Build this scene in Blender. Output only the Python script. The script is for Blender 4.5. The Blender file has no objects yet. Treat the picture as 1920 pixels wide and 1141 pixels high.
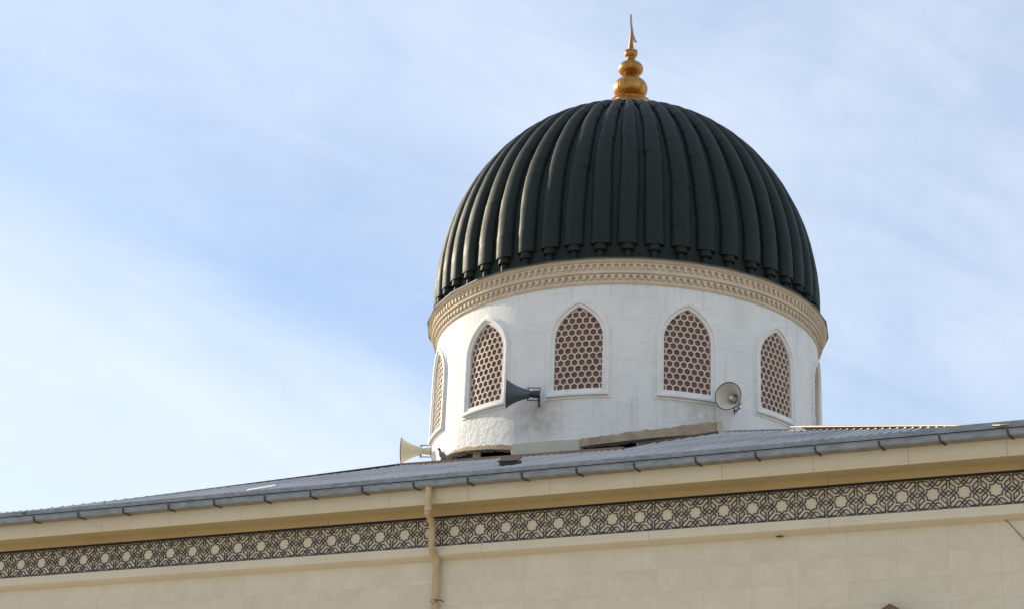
import bpy, bmesh, math, random
from mathutils import Vector, Matrix
from mathutils.geometry import delaunay_2d_cdt
random.seed(7)
PI = math.pi
sc = bpy.context.scene
COL = sc.collection

# ------------------------------------------------------------------ camera
CAM = Vector((17.4217, -21.3866, -6.3232))
YAW, PITCH, ROLL = -0.4257, 0.3830, 0.0415
cp, sp = math.cos(PITCH), math.sin(PITCH)
fw = Vector((math.sin(YAW) * cp, math.cos(YAW) * cp, sp))
rt = Vector((math.cos(YAW), -math.sin(YAW), 0))
up = rt.cross(fw)
r2 = rt * math.cos(ROLL) + up * math.sin(ROLL)
u2 = -rt * math.sin(ROLL) + up * math.cos(ROLL)
cd = bpy.data.cameras.new('camera')
cam = bpy.data.objects.new('camera', cd)
COL.objects.link(cam)
cd.sensor_fit = 'HORIZONTAL'
cd.sensor_width = 36.0
cd.lens = 3466.8 / 1920 * 36
cd.clip_start = 0.5
cd.clip_end = 4000
m = Matrix((r2, u2, -fw)).transposed().to_4x4()
m.translation = CAM
cam.matrix_world = m
sc.camera = cam

# ------------------------------------------------------------------ world, sun, exposure
SUN_AZ = math.radians(-79.0)      # from +y towards +x
SUN_EL = math.radians(25.0)
w = bpy.data.worlds.new('World')
sc.world = w
w.use_nodes = True
nt = w.node_tree
for n in list(nt.nodes):
    nt.nodes.remove(n)
def N(tree, kind, **kw):
    n = tree.nodes.new(kind)
    for k, v in kw.items():
        setattr(n, k, v)
    return n
out = N(nt, 'ShaderNodeOutputWorld')
bg = N(nt, 'ShaderNodeBackground')
sky = N(nt, 'ShaderNodeTexSky', sky_type='NISHITA', sun_disc=False)
sky.sun_elevation = SUN_EL
sky.sun_rotation = SUN_AZ
sky.air_density = 1.0
sky.dust_density = 0.6
sky.ozone_density = 1.6
tc = N(nt, 'ShaderNodeTexCoord')
gen = tc.outputs['Generated']
def wdot(v):
    n = N(nt, 'ShaderNodeVectorMath', operation='DOT_PRODUCT')
    n.inputs[1].default_value = v
    nt.links.new(gen, n.inputs[0])
    return n.outputs['Value']
def wm(op, a, b, c=None):
    q = N(nt, 'ShaderNodeMath', operation=op)
    for i, v in enumerate((a, b, c)):
        if v is None:
            continue
        if isinstance(v, (int, float)):
            q.inputs[i].default_value = v
        else:
            nt.links.new(v, q.inputs[i])
    return q.outputs[0]
def wnoise(vec, scale, detail, rough, dist=0.0):
    n = N(nt, 'ShaderNodeTexNoise')
    n.inputs['Scale'].default_value = scale
    n.inputs['Detail'].default_value = detail
    n.inputs['Roughness'].default_value = rough
    n.inputs['Distortion'].default_value = dist
    nt.links.new(vec, n.inputs['Vector'])
    return n.outputs['Fac']
# a cirrus layer drawn out in one direction of the sky, denser towards the sun
AX_A = Vector((0.76, 0.53, -0.37))
AX_Q = Vector((0.529, -0.177, 0.940))
al, qq, up_ = wdot(AX_A), wdot(AX_Q), wdot((-0.36, 0.83, 0.42))
cv = N(nt, 'ShaderNodeCombineXYZ')
nt.links.new(wm('MULTIPLY', al, 5.0), cv.inputs[0])
nt.links.new(wm('MULTIPLY', qq, 15.0), cv.inputs[1])
nt.links.new(wm('MULTIPLY', up_, 3.0), cv.inputs[2])
n_big = wnoise(cv.outputs[0], 0.75, 4, 0.5, 0.6)
n_fine = wnoise(cv.outputs[0], 1.9, 9, 0.62, 0.9)
bend = wm('ADD', qq, wm('MULTIPLY', wm('SUBTRACT', n_big, 0.5), 0.11))
mr = N(nt, 'ShaderNodeMapRange')
mr.inputs['From Min'].default_value = -0.30
mr.inputs['From Max'].default_value = 0.50
nt.links.new(bend, mr.inputs['Value'])
cr = N(nt, 'ShaderNodeValToRGB')
cr.color_ramp.interpolation = 'B_SPLINE'
def gv(v):
    return (v, v, v, 1)
stops = [(-0.30, .84), (-0.13, .84), (-0.095, .74), (-0.060, .34), (-0.035, .17), (0.0, .34), (0.05, .60), (0.12, .66), (0.18, .62), (0.26, .54), (0.5, .55)]
el = cr.color_ramp.elements
el[0].position, el[0].color = 0.0, gv(stops[0][1])
el[1].position, el[1].color = 1.0, gv(stops[-1][1])
for q_, v in stops[1:-1]:
    e = el.new((q_ + 0.30) / 0.80)
    e.color = gv(v)
nt.links.new(mr.outputs[0], cr.inputs['Fac'])
fac = wm('ADD', cr.outputs['Color'], wm('MULTIPLY', wm('SUBTRACT', n_fine, 0.5), 0.34))
n_puff = wnoise(gen, 7.5, 8, 0.58, 0.5)
fac = wm('ADD', fac, wm('MULTIPLY', wm('SUBTRACT', n_puff, 0.5), 0.55))
fac = wm('MINIMUM', wm('MAXIMUM', fac, 0.04), 1.0)
mix = N(nt, 'ShaderNodeMix', data_type='RGBA')
mix.inputs['B'].default_value = (4.75, 5.3, 6.2, 1)
nt.links.new(fac, mix.inputs['Factor'])
nt.links.new(sky.outputs['Color'], mix.inputs['A'])
nt.links.new(mix.outputs['Result'], bg.inputs['Color'])
bg.inputs['Strength'].default_value = 0.15
nt.links.new(bg.outputs[0], out.inputs['Surface'])

sl = bpy.data.lights.new('sun', 'SUN')
sl.energy = 4.8
sl.angle = math.radians(0.5)
sl.color = (1.0, 0.88, 0.66)
sun = bpy.data.objects.new('sun', sl)
COL.objects.link(sun)
sd = Vector((math.sin(SUN_AZ) * math.cos(SUN_EL), math.cos(SUN_AZ) * math.cos(SUN_EL), math.sin(SUN_EL)))
sun.rotation_euler = sd.to_track_quat('Z', 'Y').to_euler()
sun.location = (0, 0, 40)
sc.view_settings.view_transform = 'Standard'
sc.view_settings.look = 'None'
sc.view_settings.exposure = 0.25
sc.view_settings.gamma = 1
sc.render.resolution_x = 1024
sc.render.resolution_y = 608

# ------------------------------------------------------------------ materials
def mat(name, col, rough=0.6, metal=0.0, col2=None, nscale=3.0, detail=5, amt=1.0, bump=0.0, bscale=30.0,
        stretch=(1, 1, 1), rvar=0.0, spec=0.5, coat=0.0):
    m = bpy.data.materials.new(name)
    m.use_nodes = True
    t = m.node_tree
    b = t.nodes['Principled BSDF']
    b.inputs['Roughness'].default_value = rough
    b.inputs['Metallic'].default_value = metal
    b.inputs['Specular IOR Level'].default_value = spec
    b.inputs['Coat Weight'].default_value = coat
    b.inputs['Base Color'].default_value = (*col, 1)
    c = N(t, 'ShaderNodeTexCoord')
    mpp = N(t, 'ShaderNodeMapping')
    mpp.inputs['Scale'].default_value = stretch
    t.links.new(c.outputs['Object'], mpp.inputs['Vector'])
    if col2 or rvar:
        n = N(t, 'ShaderNodeTexNoise')
        n.inputs['Scale'].default_value = nscale
        n.inputs['Detail'].default_value = detail
        n.inputs['Roughness'].default_value = 0.6
        t.links.new(mpp.outputs[0], n.inputs['Vector'])
        r = N(t, 'ShaderNodeMapRange')
        r.inputs['From Min'].default_value = 0.35
        r.inputs['From Max'].default_value = 0.68
        r.inputs['To Max'].default_value = amt
        t.links.new(n.outputs['Fac'], r.inputs['Value'])
        if col2:
            x = N(t, 'ShaderNodeMix', data_type='RGBA')
            x.inputs['A'].default_value = (*col, 1)
            x.inputs['B'].default_value = (*col2, 1)
            t.links.new(r.outputs[0], x.inputs['Factor'])
            t.links.new(x.outputs['Result'], b.inputs['Base Color'])
            m['mixnode'] = x.name
        if rvar:
            q = N(t, 'ShaderNodeMapRange')
            q.inputs['To Min'].default_value = rough - rvar
            q.inputs['To Max'].default_value = rough + rvar
            t.links.new(r.outputs[0], q.inputs['Value'])
            t.links.new(q.outputs[0], b.inputs['Roughness'])
    if bump:
        n2 = N(t, 'ShaderNodeTexNoise')
        n2.inputs['Scale'].default_value = bscale
        n2.inputs['Detail'].default_value = 6
        t.links.new(mpp.outputs[0], n2.inputs['Vector'])
        bp = N(t, 'ShaderNodeBump')
        bp.inputs['Strength'].default_value = bump
        bp.inputs['Distance'].default_value = 0.02
        t.links.new(n2.outputs['Fac'], bp.inputs['Height'])
        t.links.new(bp.outputs[0], b.inputs['Normal'])
    return m

def blob(t, link_vec, centre, radius, soft):
    d = N(t, 'ShaderNodeVectorMath', operation='DISTANCE')
    d.inputs[1].default_value = centre
    t.links.new(link_vec, d.inputs[0])
    r = N(t, 'ShaderNodeMapRange', interpolation_type='SMOOTHSTEP')
    r.inputs['From Min'].default_value = radius
    r.inputs['From Max'].default_value = radius + soft
    r.inputs['To Min'].default_value = 1
    r.inputs['To Max'].default_value = 0
    t.links.new(d.outputs['Value'], r.inputs['Value'])
    return r.outputs[0]

def plaster():
    m = bpy.data.materials.new('white_plaster')
    m.use_nodes = True
    t = m.node_tree
    b = t.nodes['Principled BSDF']
    b.inputs['Roughness'].default_value = 0.75
    c = N(t, 'ShaderNodeTexCoord')
    obj = c.outputs['Object']
    def noise(scale, det=5, st=(1, 1, 1), rough=0.6):
        mm = N(t, 'ShaderNodeMapping')
        mm.inputs['Scale'].default_value = st
        t.links.new(obj, mm.inputs['Vector'])
        n = N(t, 'ShaderNodeTexNoise')
        n.inputs['Scale'].default_value = scale
        n.inputs['Detail'].default_value = det
        n.inputs['Roughness'].default_value = rough
        t.links.new(mm.outputs[0], n.inputs['Vector'])
        return n.outputs['Fac']
    def rng(v, a, bb, lo=0.0, hi=1.0):
        r = N(t, 'ShaderNodeMapRange')
        r.inputs['From Min'].default_value = a
        r.inputs['From Max'].default_value = bb
        r.inputs['To Min'].default_value = lo
        r.inputs['To Max'].default_value = hi
        t.links.new(v, r.inputs['Value'])
        return r.outputs[0]
    def mth(op, a, bb):
        q = N(t, 'ShaderNodeMath', operation=op)
        for i, v in enumerate((a, bb)):
            if isinstance(v, (int, float)):
                q.inputs[i].default_value = v
            else:
                t.links.new(v, q.inputs[i])
        return q.outputs[0]
    def mixc(fac, a, col):
        x = N(t, 'ShaderNodeMix', data_type='RGBA')
        if isinstance(a, tuple):
            x.inputs['A'].default_value = (*a, 1)
        else:
            t.links.new(a, x.inputs['A'])
        x.inputs['B'].default_value = (*col, 1)
        t.links.new(fac, x.inputs['Factor'])
        return x.outputs['Result']
    col = mixc(rng(noise(1.6, 7), 0.38, 0.66, 0, 0.75), (0.775, 0.770, 0.750), (0.70, 0.695, 0.67))
    col = mixc(rng(noise(5, 6, (0.6, 0.6, 5.0)), 0.52, 0.78, 0, 0.45), col, (0.52, 0.515, 0.50))
    col = mixc(rng(noise(2.2, 5, (4, 4, .35)), 0.56, 0.74, 0, 0.35), col, (0.46, 0.43, 0.38))
    sx = N(t, 'ShaderNodeSeparateXYZ')
    t.links.new(obj, sx.inputs[0])
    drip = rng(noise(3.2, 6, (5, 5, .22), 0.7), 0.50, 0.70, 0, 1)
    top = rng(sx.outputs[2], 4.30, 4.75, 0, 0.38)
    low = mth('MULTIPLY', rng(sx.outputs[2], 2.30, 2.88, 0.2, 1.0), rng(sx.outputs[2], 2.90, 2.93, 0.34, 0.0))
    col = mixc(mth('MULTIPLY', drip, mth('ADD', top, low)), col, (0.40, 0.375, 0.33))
    crack = N(t, 'ShaderNodeTexVoronoi', feature='DISTANCE_TO_EDGE')
    crack.inputs['Scale'].default_value = 0.9
    t.links.new(obj, crack.inputs['Vector'])
    col = mixc(rng(crack.outputs['Distance'], 0.0, 0.004, 0.22, 0.0), col, (0.30, 0.28, 0.25))
    # grime round the loudspeaker mounts and the roof joint
    g1 = mth('MULTIPLY', blob(t, obj, (6.75, 3.2, 2.62), 0.12, 0.55), rng(noise(6, 5), 0.35, 0.65, 0.25, 1))
    col = mixc(mth('MULTIPLY', g1, 0.62), col, (0.33, 0.28, 0.22))
    g2 = mth('MULTIPLY', blob(t, obj, (9.15, 4.05, 2.6), 0.1, 0.62), rng(noise(6, 5), 0.35, 0.65, 0.2, 1))
    col = mixc(mth('MULTIPLY', g2, 0.55), col, (0.36, 0.33, 0.29))
    # specks
    sp_ = rng(noise(26, 2), 0.70, 0.76, 0, 0.6)
    col = mixc(sp_, col, (0.34, 0.31, 0.28))
    t.links.new(col, b.inputs['Base Color'])
    rough_zone = blob(t, obj, (5.75, 3.5, 2.35), 0.62, 0.45)
    h = mth('ADD', mth('MULTIPLY', noise(9, 8, (1, 1, 1), 0.65), mth('ADD', 0.35, mth('MULTIPLY', rough_zone, 2.0))),
            mth('MULTIPLY', noise(55, 4), 0.15))
    bp = N(t, 'ShaderNodeBump')
    bp.inputs['Strength'].default_value = 0.55
    bp.inputs['Distance'].default_value = 0.03
    t.links.new(h, bp.inputs['Height'])
    t.links.new(bp.outputs[0], b.inputs['Normal'])
    return m

def tile_wall():
    m = bpy.data.materials.new('marble_tiles')
    m.use_nodes = True
    t = m.node_tree
    b = t.nodes['Principled BSDF']
    b.inputs['Roughness'].default_value = 0.42
    c = N(t, 'ShaderNodeTexCoord')
    s = N(t, 'ShaderNodeSeparateXYZ')
    t.links.new(c.outputs['Object'], s.inputs[0])
    def mth(op, a, bb=None):
        q = N(t, 'ShaderNodeMath', operation=op)
        for i, v in enumerate((a, bb)):
            if v is None:
                continue
            if isinstance(v, (int, float)):
                q.inputs[i].default_value = v
            else:
                t.links.new(v, q.inputs[i])
        return q.outputs[0]
    ux = mth('DIVIDE', mth('SUBTRACT', s.outputs[0], 12.84), 0.6035)
    uz = mth('DIVIDE', mth('ADD', s.outputs[2], 0.355), 0.3015)
    fx, fz = mth('FRACT', ux), mth('FRACT', uz)
    dx = mth('MULTIPLY', mth('MINIMUM', fx, mth('SUBTRACT', 1.0, fx)), 0.6035)
    dz = mth('MULTIPLY', mth('MINIMUM', fz, mth('SUBTRACT', 1.0, fz)), 0.3015)
    gap = mth('LESS_THAN', mth('MINIMUM', dx, dz), 0.0028)
    cmb = N(t, 'ShaderNodeCombineXYZ')
    t.links.new(mth('FLOOR', ux), cmb.inputs[0])
    t.links.new(mth('FLOOR', uz), cmb.inputs[1])
    wn = N(t, 'ShaderNodeTexWhiteNoise')
    t.links.new(cmb.outputs[0], wn.inputs['Vector'])
    off = N(t, 'ShaderNodeVectorMath', operation='MULTIPLY_ADD')
    t.links.new(wn.outputs['Color'], off.inputs[0])
    off.inputs[1].default_value = (7, 7, 7)
    t.links.new(c.outputs['Object'], off.inputs[2])
    n = N(t, 'ShaderNodeTexNoise')
    n.inputs['Scale'].default_value = 4.5
    n.inputs['Detail'].default_value = 8
    n.inputs['Roughness'].default_value = 0.62
    n.inputs['Distortion'].default_value = 0.8
    t.links.new(off.outputs[0], n.inputs['Vector'])
    rr = N(t, 'ShaderNodeValToRGB')
    rr.color_ramp.elements[0].position = 0.32
    rr.color_ramp.elements[0].color = (0.62, 0.545, 0.405, 1)
    rr.color_ramp.elements[1].position = 0.70
    rr.color_ramp.elements[1].color = (0.69, 0.625, 0.49, 1)
    t.links.new(n.outputs['Fac'], rr.inputs['Fac'])
    v = N(t, 'ShaderNodeHueSaturation')
    t.links.new(mth('ADD', 0.975, mth('MULTIPLY', wn.outputs['Value'], 0.05)), v.inputs['Value'])
    t.links.new(rr.outputs['Color'], v.inputs['Color'])
    x = N(t, 'ShaderNodeMix', data_type='RGBA')
    x.inputs['B'].default_value = (0.33, 0.28, 0.21, 1)
    t.links.new(mth('MULTIPLY', gap, 0.28), x.inputs['Factor'])
    t.links.new(v.outputs[0], x.inputs['A'])
    t.links.new(x.outputs['Result'], b.inputs['Base Color'])
    bp = N(t, 'ShaderNodeBump')
    bp.inputs['Strength'].default_value = 0.25
    bp.inputs['Distance'].default_value = 0.01
    t.links.new(mth('SUBTRACT', mth('MULTIPLY', n.outputs['Fac'], 0.25), gap), bp.inputs['Height'])
    t.links.new(bp.outputs[0], b.inputs['Normal'])
    return m

M = dict(
    plaster=plaster(),
    tiles=tile_wall(),
    mould=mat('window_moulding', (0.78, 0.775, 0.75), 0.6, col2=(0.68, 0.665, 0.63), nscale=4, bump=0.15, bscale=25),
    grille=mat('grille_beige', (0.64, 0.53, 0.42), 0.6, col2=(0.54, 0.44, 0.34), nscale=6),
    pane=mat('pane_brown', (0.170, 0.082, 0.064), 0.6, col2=(0.105, 0.054, 0.043), nscale=7, detail=3),
    cornice=mat('cornice_sandstone', (0.66, 0.565, 0.44), 0.7, col2=(0.58, 0.485, 0.36), nscale=4, bump=0.2, bscale=40),
    green=mat('dark_green_metal', (0.0075, 0.0130, 0.0105), 0.60, col2=(0.0110, 0.0190, 0.0150), nscale=2.5, rvar=0.06,
              bump=0.10, bscale=3.5, spec=0.26),
    gold=mat('gilded_metal', (0.52, 0.28, 0.080), 0.38, metal=1.0, col2=(0.30, 0.145, 0.040), nscale=9, stretch=(1, 1, 0.12),
             rvar=0.08),
    silver=mat('grey_metal', (0.36, 0.33, 0.33), 0.4, metal=0.8),
    edge=mat('dark_metal_edge', (0.05, 0.055, 0.06), 0.45, metal=0.4, col2=(0.10, 0.10, 0.10)),
    galv=mat('galvanised_steel', (0.28, 0.295, 0.305), 0.5, metal=0.25, col2=(0.19, 0.20, 0.208), nscale=7, rvar=0.1,
             stretch=(1, 1, 2)),
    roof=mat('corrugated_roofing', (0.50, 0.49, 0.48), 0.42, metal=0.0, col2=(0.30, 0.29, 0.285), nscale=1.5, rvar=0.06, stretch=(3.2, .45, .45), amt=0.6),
    cream=mat('cream_cladding', (0.63, 0.565, 0.42), 0.5, col2=(0.58, 0.51, 0.365), nscale=1.5, bump=0.08, bscale=3),
    soffit=mat('ochre_soffit', (0.52, 0.43, 0.25), 0.55, col2=(0.47, 0.38, 0.21), nscale=1.2),
    frieze=mat('cream_frieze', (0.70, 0.64, 0.51), 0.55, col2=(0.65, 0.59, 0.46), nscale=2),
    lattice=mat('dark_lattice', (0.045, 0.028, 0.030), 0.5, col2=(0.032, 0.026, 0.030), nscale=8),
    pipe=mat('cream_pipe', (0.56, 0.44, 0.27), 0.45, col2=(0.46, 0.34, 0.19), nscale=5, stretch=(1, 1, .4)),
    bracket=mat('rusty_bracket', (0.042, 0.028, 0.025), 0.7, col2=(0.075, 0.04, 0.03), nscale=20),
    timber=mat('weathered_timber', (0.16, 0.105, 0.07), 0.8, col2=(0.09, 0.06, 0.045), nscale=5, stretch=(.5, 4, 6)),
    pale=mat('pale_timber', (0.55, 0.44, 0.34), 0.75, col2=(0.40, 0.31, 0.24), nscale=6),
    cement=mat('bare_cement', (0.46, 0.37, 0.265), 0.9, col2=(0.33, 0.25, 0.17), nscale=5, bump=0.6, bscale=22),
    panel=mat('cream_panel', (0.52, 0.50, 0.41), 0.6, col2=(0.46, 0.44, 0.36), nscale=3),
    capcream=mat('cream_ridge_cap', (0.66, 0.57, 0.42), 0.5, col2=(0.60, 0.50, 0.36), nscale=2),
    horncream=mat('cream_enamel', (0.70, 0.64, 0.47), 0.4, col2=(0.60, 0.53, 0.37), nscale=5),
    hornin=mat('cream_enamel_inside', (0.70, 0.68, 0.60), 0.45, col2=(0.58, 0.55, 0.46), nscale=5),
    hornblue=mat('weathered_blue_grey', (0.060, 0.085, 0.105), 0.55, col2=(0.12, 0.115, 0.105), nscale=9, detail=7, amt=0.7),
    dark=mat('dark_grey_metal', (0.035, 0.035, 0.037), 0.5),
    board=mat('black_brown_sheet', (0.030, 0.018, 0.016), 0.75, col2=(0.05, 0.028, 0.024), nscale=8),
    white=mat('white_sheet', (0.75, 0.76, 0.76), 0.4),
    hood=mat('brown_hood', (0.20, 0.095, 0.05), 0.6, col2=(0.13, 0.06, 0.035), nscale=6),
    ground=mat('paved_ground', (0.52, 0.44, 0.32), 0.9, col2=(0.42, 0.35, 0.25), nscale=0.2, bump=0.3, bscale=4),
    bird=mat('pigeon_feathers', (0.22, 0.23, 0.26), 0.7, col2=(0.13, 0.14, 0.16), nscale=18),
    birddark=mat('pigeon_dark_feathers', (0.035, 0.04, 0.045), 0.6),
    concrete=mat('grey_concrete', (0.30, 0.29, 0.27), 0.9, col2=(0.22, 0.21, 0.2), nscale=1),
)

def paint_rib_shade(m, x0, pitch):
    # rib light painted into the colour: bright crests, shade on flanks and troughs
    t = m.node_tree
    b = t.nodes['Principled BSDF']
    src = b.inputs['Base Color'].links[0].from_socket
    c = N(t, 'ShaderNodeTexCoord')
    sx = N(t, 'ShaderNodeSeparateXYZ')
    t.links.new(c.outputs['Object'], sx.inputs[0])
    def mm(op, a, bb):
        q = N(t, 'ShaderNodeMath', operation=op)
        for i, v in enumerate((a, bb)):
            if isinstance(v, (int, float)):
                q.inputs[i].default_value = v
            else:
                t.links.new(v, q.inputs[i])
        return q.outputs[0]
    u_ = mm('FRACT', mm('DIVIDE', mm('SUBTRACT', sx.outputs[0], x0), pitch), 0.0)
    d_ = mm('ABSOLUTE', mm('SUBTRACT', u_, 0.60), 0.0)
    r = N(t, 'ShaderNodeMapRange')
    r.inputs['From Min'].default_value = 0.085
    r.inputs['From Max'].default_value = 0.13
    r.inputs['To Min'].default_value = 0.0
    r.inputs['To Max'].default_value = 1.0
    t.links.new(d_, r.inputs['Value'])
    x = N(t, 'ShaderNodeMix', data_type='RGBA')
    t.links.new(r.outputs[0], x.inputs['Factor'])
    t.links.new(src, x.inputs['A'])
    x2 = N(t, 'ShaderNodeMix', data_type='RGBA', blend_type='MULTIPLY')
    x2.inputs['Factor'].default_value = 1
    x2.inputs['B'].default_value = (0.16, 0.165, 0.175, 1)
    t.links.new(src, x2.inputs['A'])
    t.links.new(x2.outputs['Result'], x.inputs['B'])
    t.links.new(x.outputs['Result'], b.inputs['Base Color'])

# ------------------------------------------------------------------ helpers
def obj(name, me_or_bm, m=None, parent=None, smooth=False, loc=None):
    if isinstance(me_or_bm, bmesh.types.BMesh):
        me = bpy.data.meshes.new(name)
        bmesh.ops.recalc_face_normals(me_or_bm, faces=me_or_bm.faces)
        me_or_bm.to_mesh(me)
        me_or_bm.free()
    else:
        me = me_or_bm
    if m and not me.materials:
        me.materials.append(m)
    if smooth:
        me.polygons.foreach_set('use_smooth', [True] * len(me.polygons))
        if smooth != True:
            me.set_sharp_from_angle(angle=math.radians(smooth))
    o = bpy.data.objects.new(name, me)
    COL.objects.link(o)
    if parent:
        o.parent = parent
    if loc:
        o.location = loc
    return o

def thing(name, label, cat, loc=(0, 0, 0), group=None):
    o = bpy.data.objects.new(name, None)
    COL.objects.link(o)
    o.location = loc
    o.empty_display_size = 0.3
    o['label'] = label
    o['category'] = cat
    if group:
        o['group'] = group
    return o

def box(bm, x0, x1, y0, y1, z0, z1, mi=0):
    v = [bm.verts.new(p) for p in ((x0, y0, z0), (x1, y0, z0), (x1, y1, z0), (x0, y1, z0),
                                   (x0, y0, z1), (x1, y0, z1), (x1, y1, z1), (x0, y1, z1))]
    for q in ((0, 1, 2, 3), (4, 5, 6, 7), (0, 1, 5, 4), (1, 2, 6, 5), (2, 3, 7, 6), (3, 0, 4, 7)):
        bm.faces.new([v[i] for i in q]).material_index = mi

def extrude_x(bm, prof, x0, x1, closed=True):
    a = [bm.verts.new((x0, y, z)) for y, z in prof]
    b = [bm.verts.new((x1, y, z)) for y, z in prof]
    n = len(prof)
    for i in range(n if closed else n - 1):
        j = (i + 1) % n
        bm.faces.new((a[i], a[j], b[j], b[i]))
    if closed:
        bm.faces.new(a)
        bm.faces.new(b)

def lathe(bm, prof, seg=48, c=(0, 0), a0=0.0, a1=2 * PI, close=False, wob=None):
    full = abs(a1 - a0 - 2 * PI) < 1e-6
    n = seg if full else seg + 1
    rings = []
    for r, z in prof:
        if r < 1e-6:
            rings.append([bm.verts.new((c[0], c[1], z))])
        else:
            ring = []
            for i in range(n):
                t = a0 + (a1 - a0) * i / seg
                rr = r * (wob(t, z) if wob else 1)
                ring.append(bm.verts.new((c[0] + rr * math.sin(t), c[1] - rr * math.cos(t), z)))
            rings.append(ring)
    pairs = list(zip(rings, rings[1:]))
    if close:
        pairs.append((rings[-1], rings[0]))
    for A, B in pairs:
        for i in range(seg):
            j = (i + 1) % n
            if len(A) == 1 and len(B) == 1:
                continue
            if len(A) == 1:
                bm.faces.new((A[0], B[i], B[j]))
            elif len(B) == 1:
                bm.faces.new((A[i], A[j], B[0]))
            else:
                bm.faces.new((A[i], A[j], B[j], B[i]))

def tube(bm, pts, r, seg=12, caps=True):
    pts = [Vector(p) for p in pts]
    rings = []
    ref = None
    for i, p in enumerate(pts):
        d = (pts[min(i + 1, len(pts) - 1)] - pts[max(i - 1, 0)]).normalized()
        if ref is None:
            ref = d.cross(Vector((0, 0, 1)))
            if ref.length < 0.1:
                ref = d.cross(Vector((1, 0, 0)))
        ref = (ref - d * ref.dot(d)).normalized()
        b = d.cross(ref)
        rr = r[i] if isinstance(r, (list, tuple)) else r
        rings.append([bm.verts.new(p + (ref * math.cos(2 * PI * k / seg) + b * math.sin(2 * PI * k / seg)) * rr) for k in range(seg)])
    for A, B in zip(rings, rings[1:]):
        for k in range(seg):
            bm.faces.new((A[k], A[(k + 1) % seg], B[(k + 1) % seg], B[k]))
    if caps:
        bm.faces.new(rings[0])
        bm.faces.new(rings[-1])

DX, DY = 6.979, 6.457
R = 3.2387
def cyl(phi, z, r=R):
    return (DX + r * math.sin(phi), DY - r * math.cos(phi), z)
deg = math.radians

# ------------------------------------------------------------------ ground
bm = bmesh.new()
g = 1500
vs = [bm.verts.new(p) for p in ((-g, -g, -8), (g, -g, -8), (g, g, -8), (-g, g, -8))]
bm.faces.new(vs)
o = obj('ground', bm, M['ground'])
o['kind'] = 'structure'

# ================================================================== PRAYER HALL
hall = thing('mosque_hall', 'cream tiled prayer hall with lattice frieze, deep eave and grey corrugated roof round the dome', 'building', (7.0, 0, -8))
HO = Vector((7.0, 0, -8))
def hobj(name, bm, m, parent=None, smooth=False):
    o = obj(name, bm, m, parent or hall, smooth)
    if parent is None:
        o.location = -HO
    return o
XL, XR, YB = -0.7, 14.9, 13.0
EL, ER = -1.25, 15.45
HX = 13.85
HX0 = 0.30
# walls
bm = bmesh.new()
box(bm, XL, XR, 0.13, YB, -8.3, -0.30)
hobj('wall', bm, M['tiles'])
bm = bmesh.new()
box(bm, XL + .3, XR - .3, 0.5, YB - .4, -0.3, 0.25)
hobj('ring_beam', bm, M['concrete'])

def segmented(bm, prof, xs, gap=0.0035, jig=0.0012):
    for a, b in zip(xs, xs[1:]):
        dy = random.uniform(-jig, jig)
        extrude_x(bm, [(y + dy, z) for y, z in prof], a + gap / 2, b - gap / 2)
# string course under the frieze
xs24 = [XL - 0.05] + [0.51 + 2.31 * k for k in range(7)] + [XR + 0.05]
bm = bmesh.new()
segmented(bm, [(0.128, -0.345), (0.02, -0.318), (-0.012, -0.306), (-0.012, -0.192), (0.128, -0.192)], xs24)
hobj('string_course', bm, M['frieze'])
# frieze panels
xs23 = [XL] + [0.53 + 2.31 * k for k in range(7)] + [XR]
bm = bmesh.new()
segmented(bm, [(0.004, -0.190), (0.004, 0.225), (0.125, 0.225), (0.125, -0.190)], xs23, gap=0.004)
fr = hobj('frieze', bm, M['frieze'])
# lattice
P_ = 0.37
rr_, s_ = 0.0960, 0.0345
T = 0.0056
def lat_strokes():
    r = rr_
    a = .7071 * r
    n = r - a
    L = []
    L.append([(r, 0), (a, n), (a, a)])
    L.append([(r, 0), (.1225, .0265), (.169, .066), (.169, .152)])
    L.append([(.185, -.0345), (.106, .0445), (.103, .050), (.103, .066), (.107, .075), (.169, .133)])
    L.append([(.169, .152), (.153, .190)])
    return L
def quad(bm, p, q, y0, y1, t=T):
    d = (Vector(q) - Vector(p))
    if d.length < 1e-6:
        return
    d.normalize()
    nn = Vector((-d.y, d.x)) * t
    e_ = d * (t * 0.42)
    P4 = [Vector(p) - e_ + nn, Vector(q) + e_ + nn, Vector(q) + e_ - nn, Vector(p) - e_ - nn]
    f = [bm.verts.new((v.x, y0, v.y)) for v in P4]
    bk = [bm.verts.new((v.x, y1, v.y)) for v in P4]
    bm.faces.new(f)
    for i in range(4):
        bm.faces.new((f[i], f[(i + 1) % 4], bk[(i + 1) % 4], bk[i]))
bm = bmesh.new()
strokes = lat_strokes()
segs = set()
for st in strokes:
    for swap in (0, 1):
        for mx in (1, -1):
            for mz in (1, -1):
                pts = [((b_, a_) if swap else (a_, b_)) for a_, b_ in st]
                pts = [(mx * x, mz * z) for x, z in pts]
                for p0, p1 in zip(pts, pts[1:]):
                    # clip to the cell and the panel height
                    q0, q1 = Vector(p0), Vector(p1)
                    def clip(a, b):
                        for ax_, lim in ((0, .185), (1, .187)):
                            for sgn in (1, -1):
                                da, db = lim - sgn * a[ax_], lim - sgn * b[ax_]
                                if da < -1e-9 and db < -1e-9:
                                    return None
                                if da < 0:
                                    a = a + (b - a) * (-da / (db - da))
                                elif db < 0:
                                    b = b + (a - b) * (-db / (da - db))
                        return a, b
                    rc = clip(q0, q1)
                    if rc and (rc[0] - rc[1]).length > 1e-4:
                        k = tuple(sorted((tuple(round(c, 4) for c in rc[0]), tuple(round(c, 4) for c in rc[1]))))
                        segs.add(k)
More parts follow.
